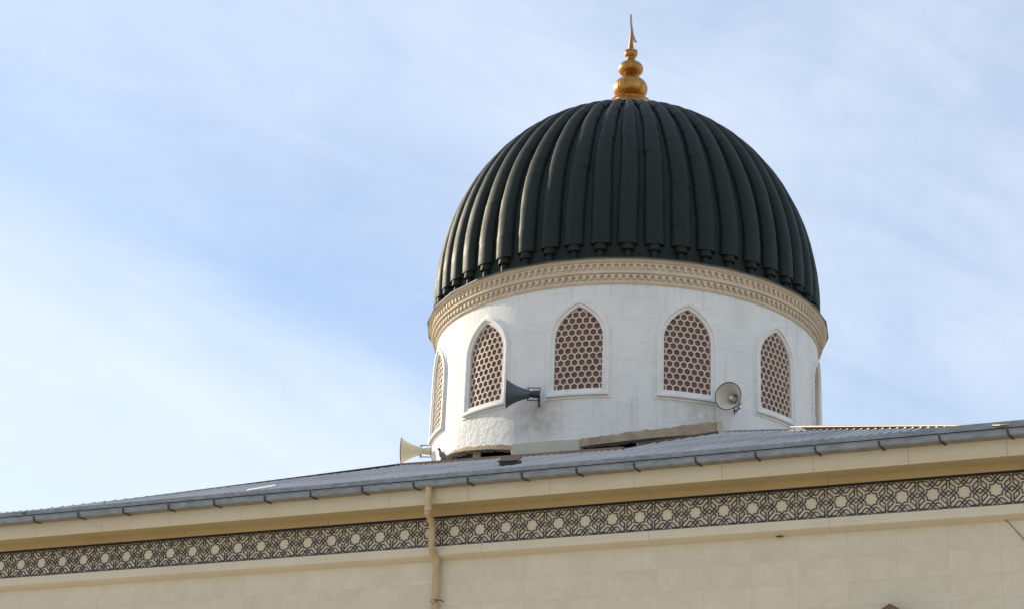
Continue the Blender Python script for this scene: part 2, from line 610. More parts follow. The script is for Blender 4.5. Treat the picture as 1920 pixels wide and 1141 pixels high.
# horizontals that close the upper petals come from the swapped strokes
for i in range(-2, 41):
    cx = P_ * i
    if cx < XL + .15 or cx > XR - .15:
        continue
    for k, (a_, b_) in enumerate(sorted(segs)):
        dd = 0.00006 * (k % 9)
        quad(bm, (cx + a_[0], a_[1]), (cx + b_[0], b_[1]), -0.010 + dd, 0.0035)
for z0, z1, yy in ((0.185, 0.193, -0.012), (-0.1915, -0.1830, -0.0145)):
    box(bm, XL, XR, yy, 0.0036, z0, z1)
lt = obj('lattice', bm, M['lattice'], fr)
# eave: inner band, soffit, fascia
bm = bmesh.new()
segmented(bm, [(-0.06, 0.205), (-0.06, 0.300), (0.13, 0.300), (0.13, 0.226), (0.03, 0.226), (0.03, 0.205)], xs23, gap=0.004)
hobj('eave_band', bm, M['soffit'])
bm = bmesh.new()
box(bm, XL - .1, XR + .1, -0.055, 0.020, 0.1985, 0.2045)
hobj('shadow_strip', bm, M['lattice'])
xs11 = [EL] + [0.58 + 1.1427 * k for k in range(-1, 13)] + [ER]
bm = bmesh.new()
segmented(bm, [(-0.462, 0.262), (-0.462, 0.285), (-0.061, 0.305), (-0.061, 0.2935)], xs11, gap=0.003, jig=0.0005)
hobj('soffit', bm, M['soffit'])
bm = bmesh.new()
segmented(bm, [(-0.463, 0.250), (-0.478, 0.252), (-0.480, 0.268), (-0.503, 0.305), (-0.503, 0.52), (-0.463, 0.52)], xs11)
hobj('fascia', bm, M['cream'])
# returns of the eave on both flanks
bm = bmesh.new()
box(bm, EL, EL + .04, -0.46, YB + .5, 0.26, 0.52)
box(bm, ER - .04, ER, -0.46, YB + .5, 0.26, 0.52)
box(bm, EL, XL + .02, 0.0, YB + .5, 0.30, 0.32)
box(bm, XR - .02, ER, 0.0, YB + .5, 0.30, 0.32)
box(bm, XL, XL + .12, .14, YB, -0.3, 0.3)
box(bm, XR - .12, XR, .14, YB, -0.3, 0.3)
box(bm, XL + .13, XR - .13, YB - .15, YB, -0.3, 0.6)
hobj('side_eave', bm, M['cream'])
# gutter
gx = [EL - .03, 3.19, 6.35, 8.20, 10.95, 13.6, ER + .03]
bm = bmesh.new()
for i, (a, b) in enumerate(zip(gx, gx[1:])):
    d = 0.002 * (i % 2)
    extrude_x(bm, [(-0.505, 0.447 - d), (-0.635 - d, 0.447 - d), (-0.645 - d, 0.455), (-0.645 - d, 0.515), (-0.652 - d, 0.518), (-0.652 - d, 0.524),
                   (-0.640, 0.524), (-0.640 + .006, 0.458), (-0.505, 0.455)], a, b + 0.015)
gut = hobj('gutter', bm, M['galv'])
bxs = [-0.87, -0.11] + [0.64, 1.41, 2.17, 2.92, 3.66, 4.46, 5.17, 5.95, 6.71, 7.49, 8.25, 9.0, 9.77, 10.57, 11.33, 12.07, 12.84, 13.55, 14.33, 15.08]
for x in bxs:
    bm = bmesh.new()
    tl = random.uniform(-.012, .012)
    wv = 0.011
    pr = [(-0.660, 0.512), (-0.655, 0.512), (-0.655, 0.440), (-0.510, 0.437), (-0.510, 0.431), (-0.661, 0.433)]
    dxs = [0, 0, 0.012, 0.035 + tl, 0.035 + tl, 0.012]
    A = [bm.verts.new((x - wv + d, y, z)) for (y, z), d in zip(pr, dxs)]
    B = [bm.verts.new((x + wv + d, y, z)) for (y, z), d in zip(pr, dxs)]
    for i in range(6):
        j = (i + 1) % 6
        bm.faces.new((A[i], A[j], B[j], B[i]))
    for Q in (A, B):
        bm.faces.new((Q[0], Q[1], Q[2], Q[5]))
        bm.faces.new((Q[2], Q[3], Q[4], Q[5]))
    obj('gutter_bracket', bm, M['bracket'], gut)
# eave flashing
RZ, RS = 0.572, 0.3900
def zr(y):
    return RZ + RS * (y + 0.6)
bm = bmesh.new()
fx_ = [EL - .02, 2.35, 4.9, 7.9, 10.3, 13.35, ER + .02]
for i, (a, b) in enumerate(zip(fx_, fx_[1:])):
    d = 0.0018 * (i % 2)
    hi = [0.616, 0.613, 0.616, 0.615, 0.617, 0.629][i]
    extrude_x(bm, [(-0.598 - d, 0.552), (-0.606 - d, 0.552), (-0.606 - d, hi - .006), (-0.600 - d, hi + d), (-0.565, hi + .010), (-0.565, hi + .004), (-0.598 - d, hi - .008)], a, b + .02)
hobj('eave_flashing', bm, M['galv'])
bm = bmesh.new()
box(bm, EL, ER, -0.575, -0.57, 0.50, 0.57)
hobj('gap_shade_strip', bm, M['dark'])  # dark strip added as the shade line between gutter and flashing
# corrugated roof
HL = (4.7 - HX0) / (2.65 + 0.6)      # dx per dy of the left hip
HRs = (HX - 10.2) / (3.10 + 0.6)
def hip_y(x):
    return min((x - HX0) / HL - 0.6, (HX - x) / HRs - 0.6)
def ytop(x):
    h = hip_y(x)
    if 4.72 < x < 8.86:
        c = 2.62 - (x - 4.72) * 0.31
    elif x <= 4.72:
        c = 9
    elif x < 9.6:
        c = 2.25 + (x - 8.86) * 1.6
    else:
        c = 3.75
    return max(-0.46, min(h, c))
bm = bmesh.new()
PP = 0.118
prof = [(0.0, 0.0), (0.26, 0.0), (0.33, 0.014), (0.40, 0.034), (0.46, 0.043), (0.54, 0.046), (0.62, 0.043), (0.70, 0.034), (0.80, 0.016), (0.88, 0.003)]
x = EL
cols = []
k = 0
while x < ER:
    for u_, hgt in prof:
        xx = x + u_ * PP
        if xx < ER:
            cols.append((xx, hgt, k))
    x += PP
    k += 1
prev = None
rows = [0, 0.33, 0.331, 0.66, 0.661, 1.0]
for xx, hgt, k in cols:
    yt = ytop(xx)
    cur = []
    rag = 0.05 * math.sin(k * 12.9898) if 4.72 < xx < 9.6 else 0
    for y_ in (-0.57, 0.9, 0.9, 2.4, 2.4, 9):
        cur.append(y_)
    ys = [-0.57, 0.95, 0.951, 2.30, 2.301, yt + rag]
    if hip_y(xx) - 0.001 <= yt and yt > -.4:
        yt -= .05
    ys = [min(v, yt + rag) for v in ys]
    lift = [0, 0.0, 0.004, 0.004, 0.008, 0.008]
    wave = 0.0015 * math.sin(xx * 2.1) + 0.0012 * math.sin(xx * 5.3 + 1)
    cur = [bm.verts.new((xx, y_, zr(y_) + hgt + l_ + wave)) for y_, l_ in zip(ys, lift)]
    if prev:
        for i in range(5):
            if (prev[i].co - prev[i + 1].co).length + (cur[i].co - cur[i + 1].co).length > 1e-4:
                bm.faces.new((prev[i], cur[i], cur[i + 1], prev[i + 1]))
    prev = cur
bmesh.ops.remove_doubles(bm, verts=bm.verts, dist=1e-5)
paint_rib_shade(M['roof'], EL, PP)
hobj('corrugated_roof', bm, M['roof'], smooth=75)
# flank and rear slopes
bm = bmesh.new()
AL = Vector((4.7, 2.65, zr(2.65)))
AR = Vector((10.2, 3.10, zr(3.10)))
cl = Vector((HX0, -0.6, zr(-.6)))
crn = Vector((HX, -0.6, zr(-.6)))
bl = Vector((HX0, YB + .5, zr(-.6)))
br = Vector((HX, YB + .5, zr(-.6)))
BL = Vector((4.7, 9.2, zr(2.65)))
BR = Vector((10.2, 9.0, zr(3.10)))
V = {n_: bm.verts.new(p) for n_, p in dict(AL=AL, AR=AR, cl=cl, cr=crn, bl=bl, br=br, BL=BL, BR=BR).items()}
bm.faces.new((V['cl'], V['AL'], V['BL'], V['bl']))
bm.faces.new((V['cr'], V['br'], V['BR'], V['AR']))
bm.faces.new((V['bl'], V['BL'], V['BR'], V['br']))
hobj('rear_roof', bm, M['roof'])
def strip(name, a, b, wdt, hgt, m_, side):
    a, b = Vector(a), Vector(b)
    d = (b - a).normalized()
    sd_ = d.cross(Vector((0, 0, 1))).normalized() * side
    n_ = sd_.cross(d)
    if n_.z < 0:
        n_ = -n_
    bm = bmesh.new()
    pr = [(-wdt, 0.002), (0, hgt), (wdt, 0.002), (wdt, -0.006), (0, hgt - .009), (-wdt, -0.006)]
    A = [bm.verts.new(a + sd_ * p + n_ * q) for p, q in pr]
    B = [bm.verts.new(b + sd_ * p + n_ * q) for p, q in pr]
    for i in range(6):
        j = (i + 1) % 6
        bm.faces.new((A[i], A[j], B[j], B[i]))
    bm.faces.new(A)
    bm.faces.new(B)
    return hobj(name, bm, m_)
strip('hip_cap', cl + Vector((.05, .04, .005)), AL + Vector((0, 0, .045)), 0.11, 0.035, M['timber'], 1)
strip('hip_cap', Vector((11.12, 2.18, zr(2.18) + .070)), crn + Vector((.50, 0, -.015)), 0.14, 0.040, M['capcream'], 1)
# apron flashing to the right of the drum
bm = bmesh.new()
ap = []
for x_, y_ in ((9.58, 3.68), (9.8, 3.52), (10.2, 3.14), (10.6, 2.72), (11.0, 2.31)):
    zt_ = zr(y_) + .045
    ap.append([bm.verts.new((x_, y_ + .12, zt_ + .055)), bm.verts.new((x_, y_ + .02, zt_ + .030)),
               bm.verts.new((x_, y_, zt_ - .012)), bm.verts.new((x_, y_ + .02, zt_ - .02))])
for A, B in zip(ap, ap[1:]):
    for q in range(3):
        bm.faces.new((A[q], B[q], B[q + 1], A[q + 1]))
hobj('apron_flashing', bm, M['galv'])
# deck closing the view through the opening, coloured dark for the attic shade
bm = bmesh.new()
box(bm, 4.6, 10.1, 1.0, 9.0, 0.8, 0.85)
hobj('attic_deck', bm, M['dark'])
# timber boards along the cut edge of the roof
def board(a, b, h=0.075, t=0.045, m_=M['timber'], name='edge_board'):
    a, b = Vector(a), Vector(b)
    d = (b - a)
    L = d.length
    bm = bmesh.new()
    box(bm, 0, L, 0, t, 0, h)
    o = hobj(name, bm, m_)
    o.location = a - HO
    o.rotation_euler = d.to_track_quat('X', 'Z').to_euler()
    return o
board((4.70, 2.64, zr(2.60) + .035), (8.86, 1.36, zr(1.32) + .035), h=.065)
board((4.70, 2.69, zr(2.60) + .101), (8.86, 1.41, zr(1.32) + .101), h=.010, t=.05, m_=M['pale'])
board((8.80, 2.18, zr(2.18) + .025), (9.60, 3.40, zr(3.40) + .035), h=.05)
# downpipe
bm = bmesh.new()
pp = [(6.909, -.585, .452), (6.916, -.585, .16), (6.900, -.565, .118), (6.79, -.20, .075), (6.772, -.150, .03),
      (6.772, -.145, -.215), (6.77, -.12, -.255), (6.765, 0.015, -.325), (6.768, .045, -.375), (6.79, .045, -8.0)]
tube(bm, pp, 0.046, 16)
for z_, y_, x_ in ((.16, -.585, 6.916), (.035, -.150, 6.772), (-.372, .045, 6.768)):
    tube(bm, [(x_, y_, z_ + .03), (x_, y_, z_ - .03)], 0.0505, 16)
dp = hobj('downpipe', bm, M['pipe'], smooth=40)
bm = bmesh.new()
tube(bm, [(6.70, .10, -.93), (6.72, .03, -.905), (6.79, -.008, -.90), (6.86, .03, -.905), (6.875, .10, -.91)], 0.006, 6)
tube(bm, [(6.86, .02, -.90), (6.78, -.01, -.945), (6.71, .06, -1.02)], 0.004, 6)
obj('pipe_clip', bm, M['bracket'], dp)
# gabled window hood whose tip shows at the bottom edge
bm = bmesh.new()
hx, hz = 12.76, -1.285
for sg in (-1, 1):
    a = (hx, hz)
    b = (hx + sg * 1.0, hz - .62)
    nrm = (sg * .055, .09)
    vsf = []
    for y_ in (-0.03 - (.002 if sg > 0 else 0), 0.129):
        vsf.append([bm.verts.new((a[0], y_, a[1])), bm.verts.new((b[0], y_, b[1])),
                    bm.verts.new((b[0] - sg * .05, y_, b[1] - .10)), bm.verts.new((a[0], y_, a[1] - .115))])
    F, K = vsf
    bm.faces.new(F)
    for i in range(4):
        bm.faces.new((F[i], F[(i + 1) % 4], K[(i + 1) % 4], K[i]))
hobj('window_hood', bm, M['hood'])
bm = bmesh.new()
for x0_, x1_ in ((hx - .62, hx - .58), (hx + .58, hx + .62)):
    box(bm, x0_, x1_, .06, .128, -3.4, -1.85)
box(bm, hx - .58, hx + .58, .10, .1285, -3.4, -1.85)
hobj('window', bm, M['pane'])

# ================================================================== DOME TOWER
tower = thing('domed_tower', 'round white drum with arched lattice windows under a dark green ribbed dome and gilded finial', 'tower', (DX, DY, 1.0))
TO = Vector((DX, DY, 1.0))
def tobj(name, bm, m, smooth=False):
    o = obj(name, bm, m, tower, smooth)
    o.location = -TO
    return o
WP = 0.1305                      # azimuth of window 0
WB, WS, WA, WW = 3.047, 3.875, 4.352, 0.379
def outline(o, nb=7, ns=8, na=9):
    """anti-clockwise from bottom left, offset o outwards"""
    W = WW + o
    zb = WB - o * 1.05
    h = WA + o * 1.02 - WS
    c = (h * h - W * W) / (2 * W)
    rho = W + c
    aend = math.atan2(h, c)
    pts = [(-W + 2 * W * i / nb, zb) for i in range(nb)]
    pts += [(W, zb + (WS - zb) * i / ns) for i in range(ns)]
    pts += [(-c + rho * math.cos(aend * i / na), WS + rho * math.sin(aend * i / na)) for i in range(na)]
    pts += [(c - rho * math.cos(aend * (na - i) / na), WS + rho * math.sin(aend * (na - i) / na)) for i in range(na)]
    pts += [(-W, WS - (WS - zb) * i / ns) for i in range(ns)]
    return [(x_, z_ + (0.036 * max(0.0, 1 - abs(x_) / (0.55 * W)) if z_ > WS else 0.0)) for x_, z_ in pts]
# ---- drum wall
ZT, ZM = 4.758, 2.80
NA = 20
sec = deg(30)
hole = outline(0.012)
pts2, edges2 = [], []
for s__, z__ in hole:
    pts2.append(Vector((s__, z__)))
nh = len(hole)
for i in range(nh):
    edges2.append((i, (i + 1) % nh))
def inside(x_, z_, poly):
    c_ = False
    j = len(poly) - 1
    for i in range(len(poly)):
        a, b = poly[i], poly[j]
        if (a[1] > z_) != (b[1] > z_) and x_ < (b[0] - a[0]) * (z_ - a[1]) / (b[1] - a[1]) + a[0]:
            c_ = not c_
        j = i
    return c_
HWs = sec / 2 * R
big = outline(0.045)
NZ = 20
grid = []
for i in range(NA + 1):
    for j in range(NZ + 1):
        x_ = -HWs + 2 * HWs * i / NA
        z_ = ZM + (ZT - ZM) * j / NZ
        if not inside(x_, z_, big):
            pts2.append(Vector((x_, z_)))
vo, eo, fo, _, _, _ = delaunay_2d_cdt(pts2, edges2, [], 0, 1e-5)
fo = [f for f in fo if not inside(sum(vo[i][0] for i in f) / len(f), sum(vo[i][1] for i in f) / len(f), hole)]
bm = bmesh.new()
for k in range(12):
    vv = [bm.verts.new(cyl(WP + k * sec + v[0] / R, v[1])) for v in vo]
    for f in fo:
        try:
            bm.faces.new([vv[i] for i in f])
        except ValueError:
            pass
def lerp_tab(tab, x_):
    for (a, b), (c, d) in zip(tab, tab[1:]):
        if a <= x_ <= c:
            return b + (d - b) * (x_ - a) / (c - a)
    return tab[0][1] if x_ < tab[0][0] else tab[-1][1]
LOW = [(-180, 1.5), (-46.1, 1.5), (-46, 2.46), (-41, 2.44), (-36, 2.42), (-30.4, 2.377), (-20, 2.283), (-11.4, 2.19), (-11.3, 1.9), (8.3, 1.9),
       (8.4, 2.15), (19, 2.20), (28, 2.28), (36, 2.37), (46.9, 2.47), (47.0, 1.6), (180, 1.5)]
def zlow(ph):
    d_ = math.degrees(ph)
    d_ = (d_ + 180) % 360 - 180
    z = lerp_tab(LOW, d_)
    if -46 < d_ < -11.4 or 8.4 < d_ < 47:
        z += 0.010 * math.sin(d_ * 2.3) + 0.007 * math.sin(d_ * 5.1 + 1)
    return z
NR = 240
ringv = []
for i in range(NR):
    ph = WP - sec / 2 + 2 * PI * i / NR
    zl = zlow(ph)
    ringv.append([bm.verts.new(cyl(ph, ZM + (zl - ZM) * j / 6)) for j in range(7)] +
                 [bm.verts.new(cyl(ph, zl + .01, R - 0.22))])
for i in range(NR):
    A, B = ringv[i], ringv[(i + 1) % NR]
    for j in range(7):
        bm.faces.new((A[j], B[j], B[j + 1], A[j + 1]))
bmesh.ops.remove_doubles(bm, verts=bm.verts, dist=2e-4)
bm.normal_update()
tobj('drum_wall', bm, M['plaster'], smooth=50)
# inner lining, its dark colour standing in for the shade inside the drum
bm = bmesh.new()
lathe(bm, [(R - .25, 2.35), (R - .25, 4.76)], 64, (DX, DY))
tobj('drum_lining', bm, M['dark'], smooth=True)
# bare cement band, cream panel, lip
def curved_strip(name, tab, r0, m_, step=0.8, thick=0.012):
    """tab: list of (deg, ztop, zbot)"""
    bm = bmesh.new()
    a0, a1 = tab[0][0], tab[-1][0]
    n_ = max(2, int((a1 - a0) / step))
    rows_ = []
    for i in range(n_ + 1):
        d_ = a0 + (a1 - a0) * i / n_
        zt = lerp_tab([(t_[0], t_[1]) for t_ in tab], d_)
        zb = lerp_tab([(t_[0], t_[2]) for t_ in tab], d_)
        if 'cement' in name:
            zt += random.uniform(-.012, .012)
        ph = deg(d_)
        rows_.append([bm.verts.new(cyl(ph, zt, r0 - thick)), bm.verts.new(cyl(ph, zt, r0)), bm.verts.new(cyl(ph, zb, r0)), bm.verts.new(cyl(ph, zb, r0 - thick))])
    for A, B in zip(rows_, rows_[1:]):
        for j in range(3):
            bm.faces.new((A[j], B[j], B[j + 1], A[j + 1]))
    for Q in (rows_[0], rows_[-1]):
        bm.faces.new(Q)
    return tobj(name, bm, m_, smooth=40)
curved_strip('cement_band', [(8.6, 2.250, 2.12), (18, 2.31, 2.185), (24, 2.37, 2.235), (31, 2.44, 2.30), (38, 2.53, 2.37), (45.6, 2.635, 2.455)], R + .010, M['cement'])
curved_strip('cement_lip', [(-45, 2.475, 2.44), (-36, 2.455, 2.415), (-30.4, 2.43, 2.372), (-20, 2.345, 2.278), (-11.5, 2.262, 2.186)], R + .008, M['cement'])
curved_strip('base_panel', [(-11.2, 2.262, 1.9), (-1.5, 2.245, 1.9), (8.4, 2.236, 1.9)], R + .022, M['panel'])
curved_strip('end_panel', [(45.8, 2.64, 2.3), (47.3, 2.66, 2.3)], R + .03, M['panel'])
# posts in the gap
for d_, wd in ((-27.2, .13), (-11.9, .075), (-42, .04)):
    bm = bmesh.new()
    x_, y_, _ = cyl(deg(d_), 0, R - .12)
    box(bm, x_ - wd / 2, x_ + wd / 2, y_, y_ + .04, 1.9, zlow(deg(d_)) + .02)
    tobj('post', bm, M['pale'])
# ---- windows
def prism_loop(bm, prof_, depth_bottom=1.0):
    loops = []
    for o_, dp_ in prof_:
        ol = outline(o_)
        L_ = []
        for s__, z__ in ol:
            dd = dp_
            if z__ < WB + 0.001 - 0 and dp_ > 0.02:
                dd = dp_ * depth_bottom
            L_.append(bm.verts.new(Vector((R + dd, s__ / R, z__))))
        loops.append(L_)
    n_ = len(loops[0])
    for A, B in zip(loops, loops[1:]):
        for i in range(n_):
            j = (i + 1) % n_
            bm.faces.new((A[i], A[j], B[j], B[i]))
def wrap(bm):
    for v in bm.verts:
        r_, ph, z_ = v.co
        v.co = (r_ * math.sin(ph), -r_ * math.cos(ph), z_)
bm = bmesh.new()
prism_loop(bm, [(0.0, -0.075), (0.0, 0.012), (0.010, 0.020), (0.045, 0.020), (0.055, 0.042), (0.085, 0.050), (0.108, 0.046), (0.112, 0.016), (0.145, 0.014), (0.150, -0.02)], 1.25)
wrap(bm)
me_frame = bpy.data.meshes.new('window_frame')
bmesh.ops.recalc_face_normals(bm, faces=bm.faces)
bm.to_mesh(me_frame)
bm.free()
me_frame.materials.append(M['mould'])
me_frame.polygons.foreach_set('use_smooth', [True] * len(me_frame.polygons))
me_frame.set_sharp_from_angle(angle=deg(28))
# grille
bm = bmesh.new()
side = 0.0655
hw = math.sqrt(3) * side
poly = outline(0.004)
done = set()
def hexbar(p, q):
    key = tuple(sorted(((round(p[0], 3), round(p[1], 3)), (round(q[0], 3), round(q[1], 3)))))
    if key in done:
        return
    done.add(key)
    a, b = Vector(p), Vector(q)
    ia, ib = inside(a.x, a.y, poly), inside(b.x, b.y, poly)
    if not ia and not ib:
        return
    if ia != ib:
        lo, hi = (a, b) if ia else (b, a)
        l0, h0 = 0.0, 1.0
        for _ in range(12):
            mm = (l0 + h0) / 2
            t_ = lo + (hi - lo) * mm
            if inside(t_.x, t_.y, poly):
                l0 = mm
            else:
                h0 = mm
        a, b = lo, lo + (hi - lo) * l0
    d_ = (b - a)
    if d_.length < .004:
        return
    d_.normalize()
    n_ = Vector((-d_.y, d_.x)) * 0.0115
    e_ = d_ * 0.0075
    Q = [a - e_ + n_, b + e_ + n_, b + e_ - n_, a - e_ - n_]
    k_ = 0.0002 * (len(done) % 7)
    F = [bm.verts.new((R - 0.014 + k_, v.x / R, v.y)) for v in Q]
    K = [bm.verts.new((R - 0.034, v.x / R, v.y)) for v in Q]
    bm.faces.new(F)
    for i in range(4):
        bm.faces.new((F[i], F[(i + 1) % 4], K[(i + 1) % 4], K[i]))
for j in range(-1, 15):
    for i in range(-5, 6):
        cx_ = (i + (0.5 if j % 2 == 0 else 0.0)) * hw
        cz_ = WB + 0.045 + j * side * 1.5
        hv = [(cx_ + side * math.sin(PI / 3 * q), cz_ + side * math.cos(PI / 3 * q)) for q in range(6)]
        for q in range(6):
            hexbar(hv[q], hv[(q + 1) % 6])
wrap(bm)
bmesh.ops.recalc_face_normals(bm, faces=bm.faces)
me_gr = bpy.data.meshes.new('grille')
bm.to_mesh(me_gr)
bm.free()
me_gr.materials.append(M['grille'])
bm = bmesh.new()
ol = outline(0.010)
pv, ev = [Vector(p) for p in ol], [(i, (i + 1) % len(ol)) for i in range(len(ol))]
for i in range(-3, 4):
    for j in range(0, 14):
        q = (i * .11, WB + .05 + j * .1)
        if inside(q[0], q[1], outline(-0.02)):
            pv.append(Vector(q))
v3, e3, f3, _, _, _ = delaunay_2d_cdt(pv, ev, [], 0, 1e-5)
vv = [bm.verts.new((R - 0.031, v[0] / R, v[1])) for v in v3]
for f in f3:
    if inside(sum(v3[i][0] for i in f) / 3, sum(v3[i][1] for i in f) / 3, ol):
        bm.faces.new([vv[i] for i in f])
wrap(bm)
bmesh.ops.recalc_face_normals(bm, faces=bm.faces)
me_pane = bpy.data.meshes.new('pane')
bm.to_mesh(me_pane)
bm.free()
me_pane.materials.append(M['pane'])
for k in range(12):
    wo = obj('window', me_gr, None, tower)
    wo.location = Vector((0, 0, -1.0))
    wo.rotation_euler = (0, 0, WP + (k - 2) * sec)
    obj('window_frame', me_frame, None, wo)
    obj('pane', me_pane, None, wo)
# ---- cornice
bm = bmesh.new()
lathe(bm, [(R - .03, 4.742), (R + .018, 4.742), (R + .020, 4.756), (R + .034, 4.760), (R + .034, 4.776), (R + .022, 4.778), (R + .022, 4.892),
           (R + .092, 4.896), (R + .098, 4.905), (R + .098, 4.918), (R + .088, 4.922), (R + .084, 4.932), (R + .066, 4.934), (R + .070, 5.062),
           (R + .125, 5.066), (R + .132, 5.078), (R + .168, 5.098), (R + .172, 5.112), (R + .05, 5.118)], 192, (DX, DY))
co = tobj('cornice', bm, M['cornice'], smooth=35)
# stucco arcading
def arcade(name, r0, th, z0, z1, zt, count, pointed):
    bm = bmesh.new()
    pitch = 2 * PI / count
    wdt = pitch * (0.32 if pointed else 0.34)       # half opening
    for k in range(count):
        c_ = k * pitch
        A = []
        ns = 7
        for i in range(ns + 1):
            t_ = i / ns
            if pointed:
                a_ = -1 + 2 * t_
                s__ = a_ * wdt
                z = z0 + (zt - z0) * (1 - abs(a_) ** 1.7)
            else:
                a_ = PI * (1 - t_)
                s__ = wdt * math.cos(a_)
                z = z0 + (zt - z0) * math.sin(a_) ** 0.8
            A.append((s__, z))
        # face polygon strips between arch and the top line, plus the pendant on the right
        top, bot = [], []
        for s__, z in A:
            top.append((c_ + s__, z1))
            bot.append((c_ + s__, z))
        zd = z0 - (0.038 if not pointed else 0.030)
        L = [(c_ + wdt, z1), (c_ + pitch - wdt, z1)]
        def V_(p, r_):
            return bm.verts.new(cyl(p[0], p[1], r_))
        F1 = [V_(p, r0 + th) for p in bot]
        F2 = [V_(p, r0 + th) for p in top]
        K1 = [V_(p, r0) for p in bot]
        for i in range(ns):
            bm.faces.new((F1[i], F1[i + 1], F2[i + 1], F2[i]))
            bm.faces.new((F1[i], F1[i + 1], K1[i + 1], K1[i]))
        # pendant
        g_ = pitch - 2 * wdt
        pa = [(c_ + wdt, zd + .012), (c_ + wdt + g_ * .2, zd), (c_ + wdt + g_ * .8, zd), (c_ + pitch - wdt, zd + .012)]
        q = [V_((c_ + wdt, z1), r0 + th), V_((c_ + pitch - wdt, z1), r0 + th)] + [V_(p, r0 + th) for p in reversed(pa)]
        bm.faces.new(q)
        kk = [V_(p, r0) for p in pa]
        kt = [V_((c_ + wdt, z0), r0), V_((c_ + pitch - wdt, z0), r0)]
        ft = [V_((c_ + wdt, z0), r0 + th), V_((c_ + pitch - wdt, z0), r0 + th)]
        fq = [V_(p, r0 + th) for p in pa]
        for i in range(3):
            bm.faces.new((fq[i], fq[i + 1], kk[i + 1], kk[i]))
        bm.faces.new((ft[0], fq[0], kk[0], kt[0]))
        bm.faces.new((ft[1], fq[3], kk[3], kt[1]))
        if pointed:
            for zz in (zd + .010, zd + .024):
                v0, v1 = c_ + wdt - g_ * .10, c_ + pitch - wdt + g_ * .10
                b8 = [V_((v0, zz), r0 + th + .004), V_((v1, zz), r0 + th + .004), V_((v1, zz + .008), r0 + th + .004), V_((v0, zz + .008), r0 + th + .004)]
                b9 = [V_((v0, zz), r0), V_((v1, zz), r0), V_((v1, zz + .008), r0), V_((v0, zz + .008), r0)]
                bm.faces.new(b8)
                for i in range(4):
                    bm.faces.new((b8[i], b8[(i + 1) % 4], b9[(i + 1) % 4], b9[i]))
    bmesh.ops.remove_doubles(bm, verts=bm.verts, dist=1e-5)
    return obj(name, bm, M['cornice'], co)
arcade('pointed_arcade', R + .022, .040, 4.835, 4.8925, 4.882, 184, True)
arcade('round_arcade', R + .068, .040, 5.005, 5.0625, 5.045, 184, False)
# metal edge, slightly polygonal
bm = bmesh.new()
lathe(bm, [(R + .150, 5.1135), (R + .192, 5.098), (R + .197, 5.124), (R + .10, 5.152), (R - .06, 5.165), (R - .2, 5.165)], 30, (DX, DY))
obj('metal_edge', bm, M['edge'], co)

# ---- dome
A_, B_, Z0, NE = 3.323, 3.707, 5.607, 2.036
RIBH = 0.125
def rad(z):
    k = min(1, abs(z - Z0) / B_)
    return A_ * max(0, 1 - k ** NE) ** (1 / NE)
def dome_pt(t):
    """t 0 at z=5.15 .. 1 at apex : returns r,z of the outer rib crest"""
    a0 = math.asin((5.15 - Z0) / B_)
    a = a0 + (PI / 2 - a0) * t
    z = Z0 + B_ * math.sin(a)
    r_ = rad(z)
    if r_ < 1.2:
        z += 0.24 * (1 - r_ / 1.2) ** 1.6
    return r_, z
DXo = Vector((-0.018, -0.007, 0))
bm = bmesh.new()
pr = []
for i in range(49):
    t_ = i / 48
    r_, z = dome_pt(t_)
    a = math.asin(max(-1, min(1, (min(z, Z0 + B_) - Z0) / B_)))
    pr.append((max(0, r_ - RIBH * 0.92 * math.cos(a) * min(1, r_ / 1.2 + .15)), z - RIBH * 0.92 * math.sin(a) * min(1, r_ / 1.2 + .1)))
pr[-1] = (0, pr[-1][1])
pr = [(pr[0][0], 5.11)] + pr
lathe(bm, pr, 96, (DX + DXo.x, DY + DXo.y))
shell = obj('dome_shell', bm, M['green'], tower, 30)
shell.location = -TO
NRIB = 48
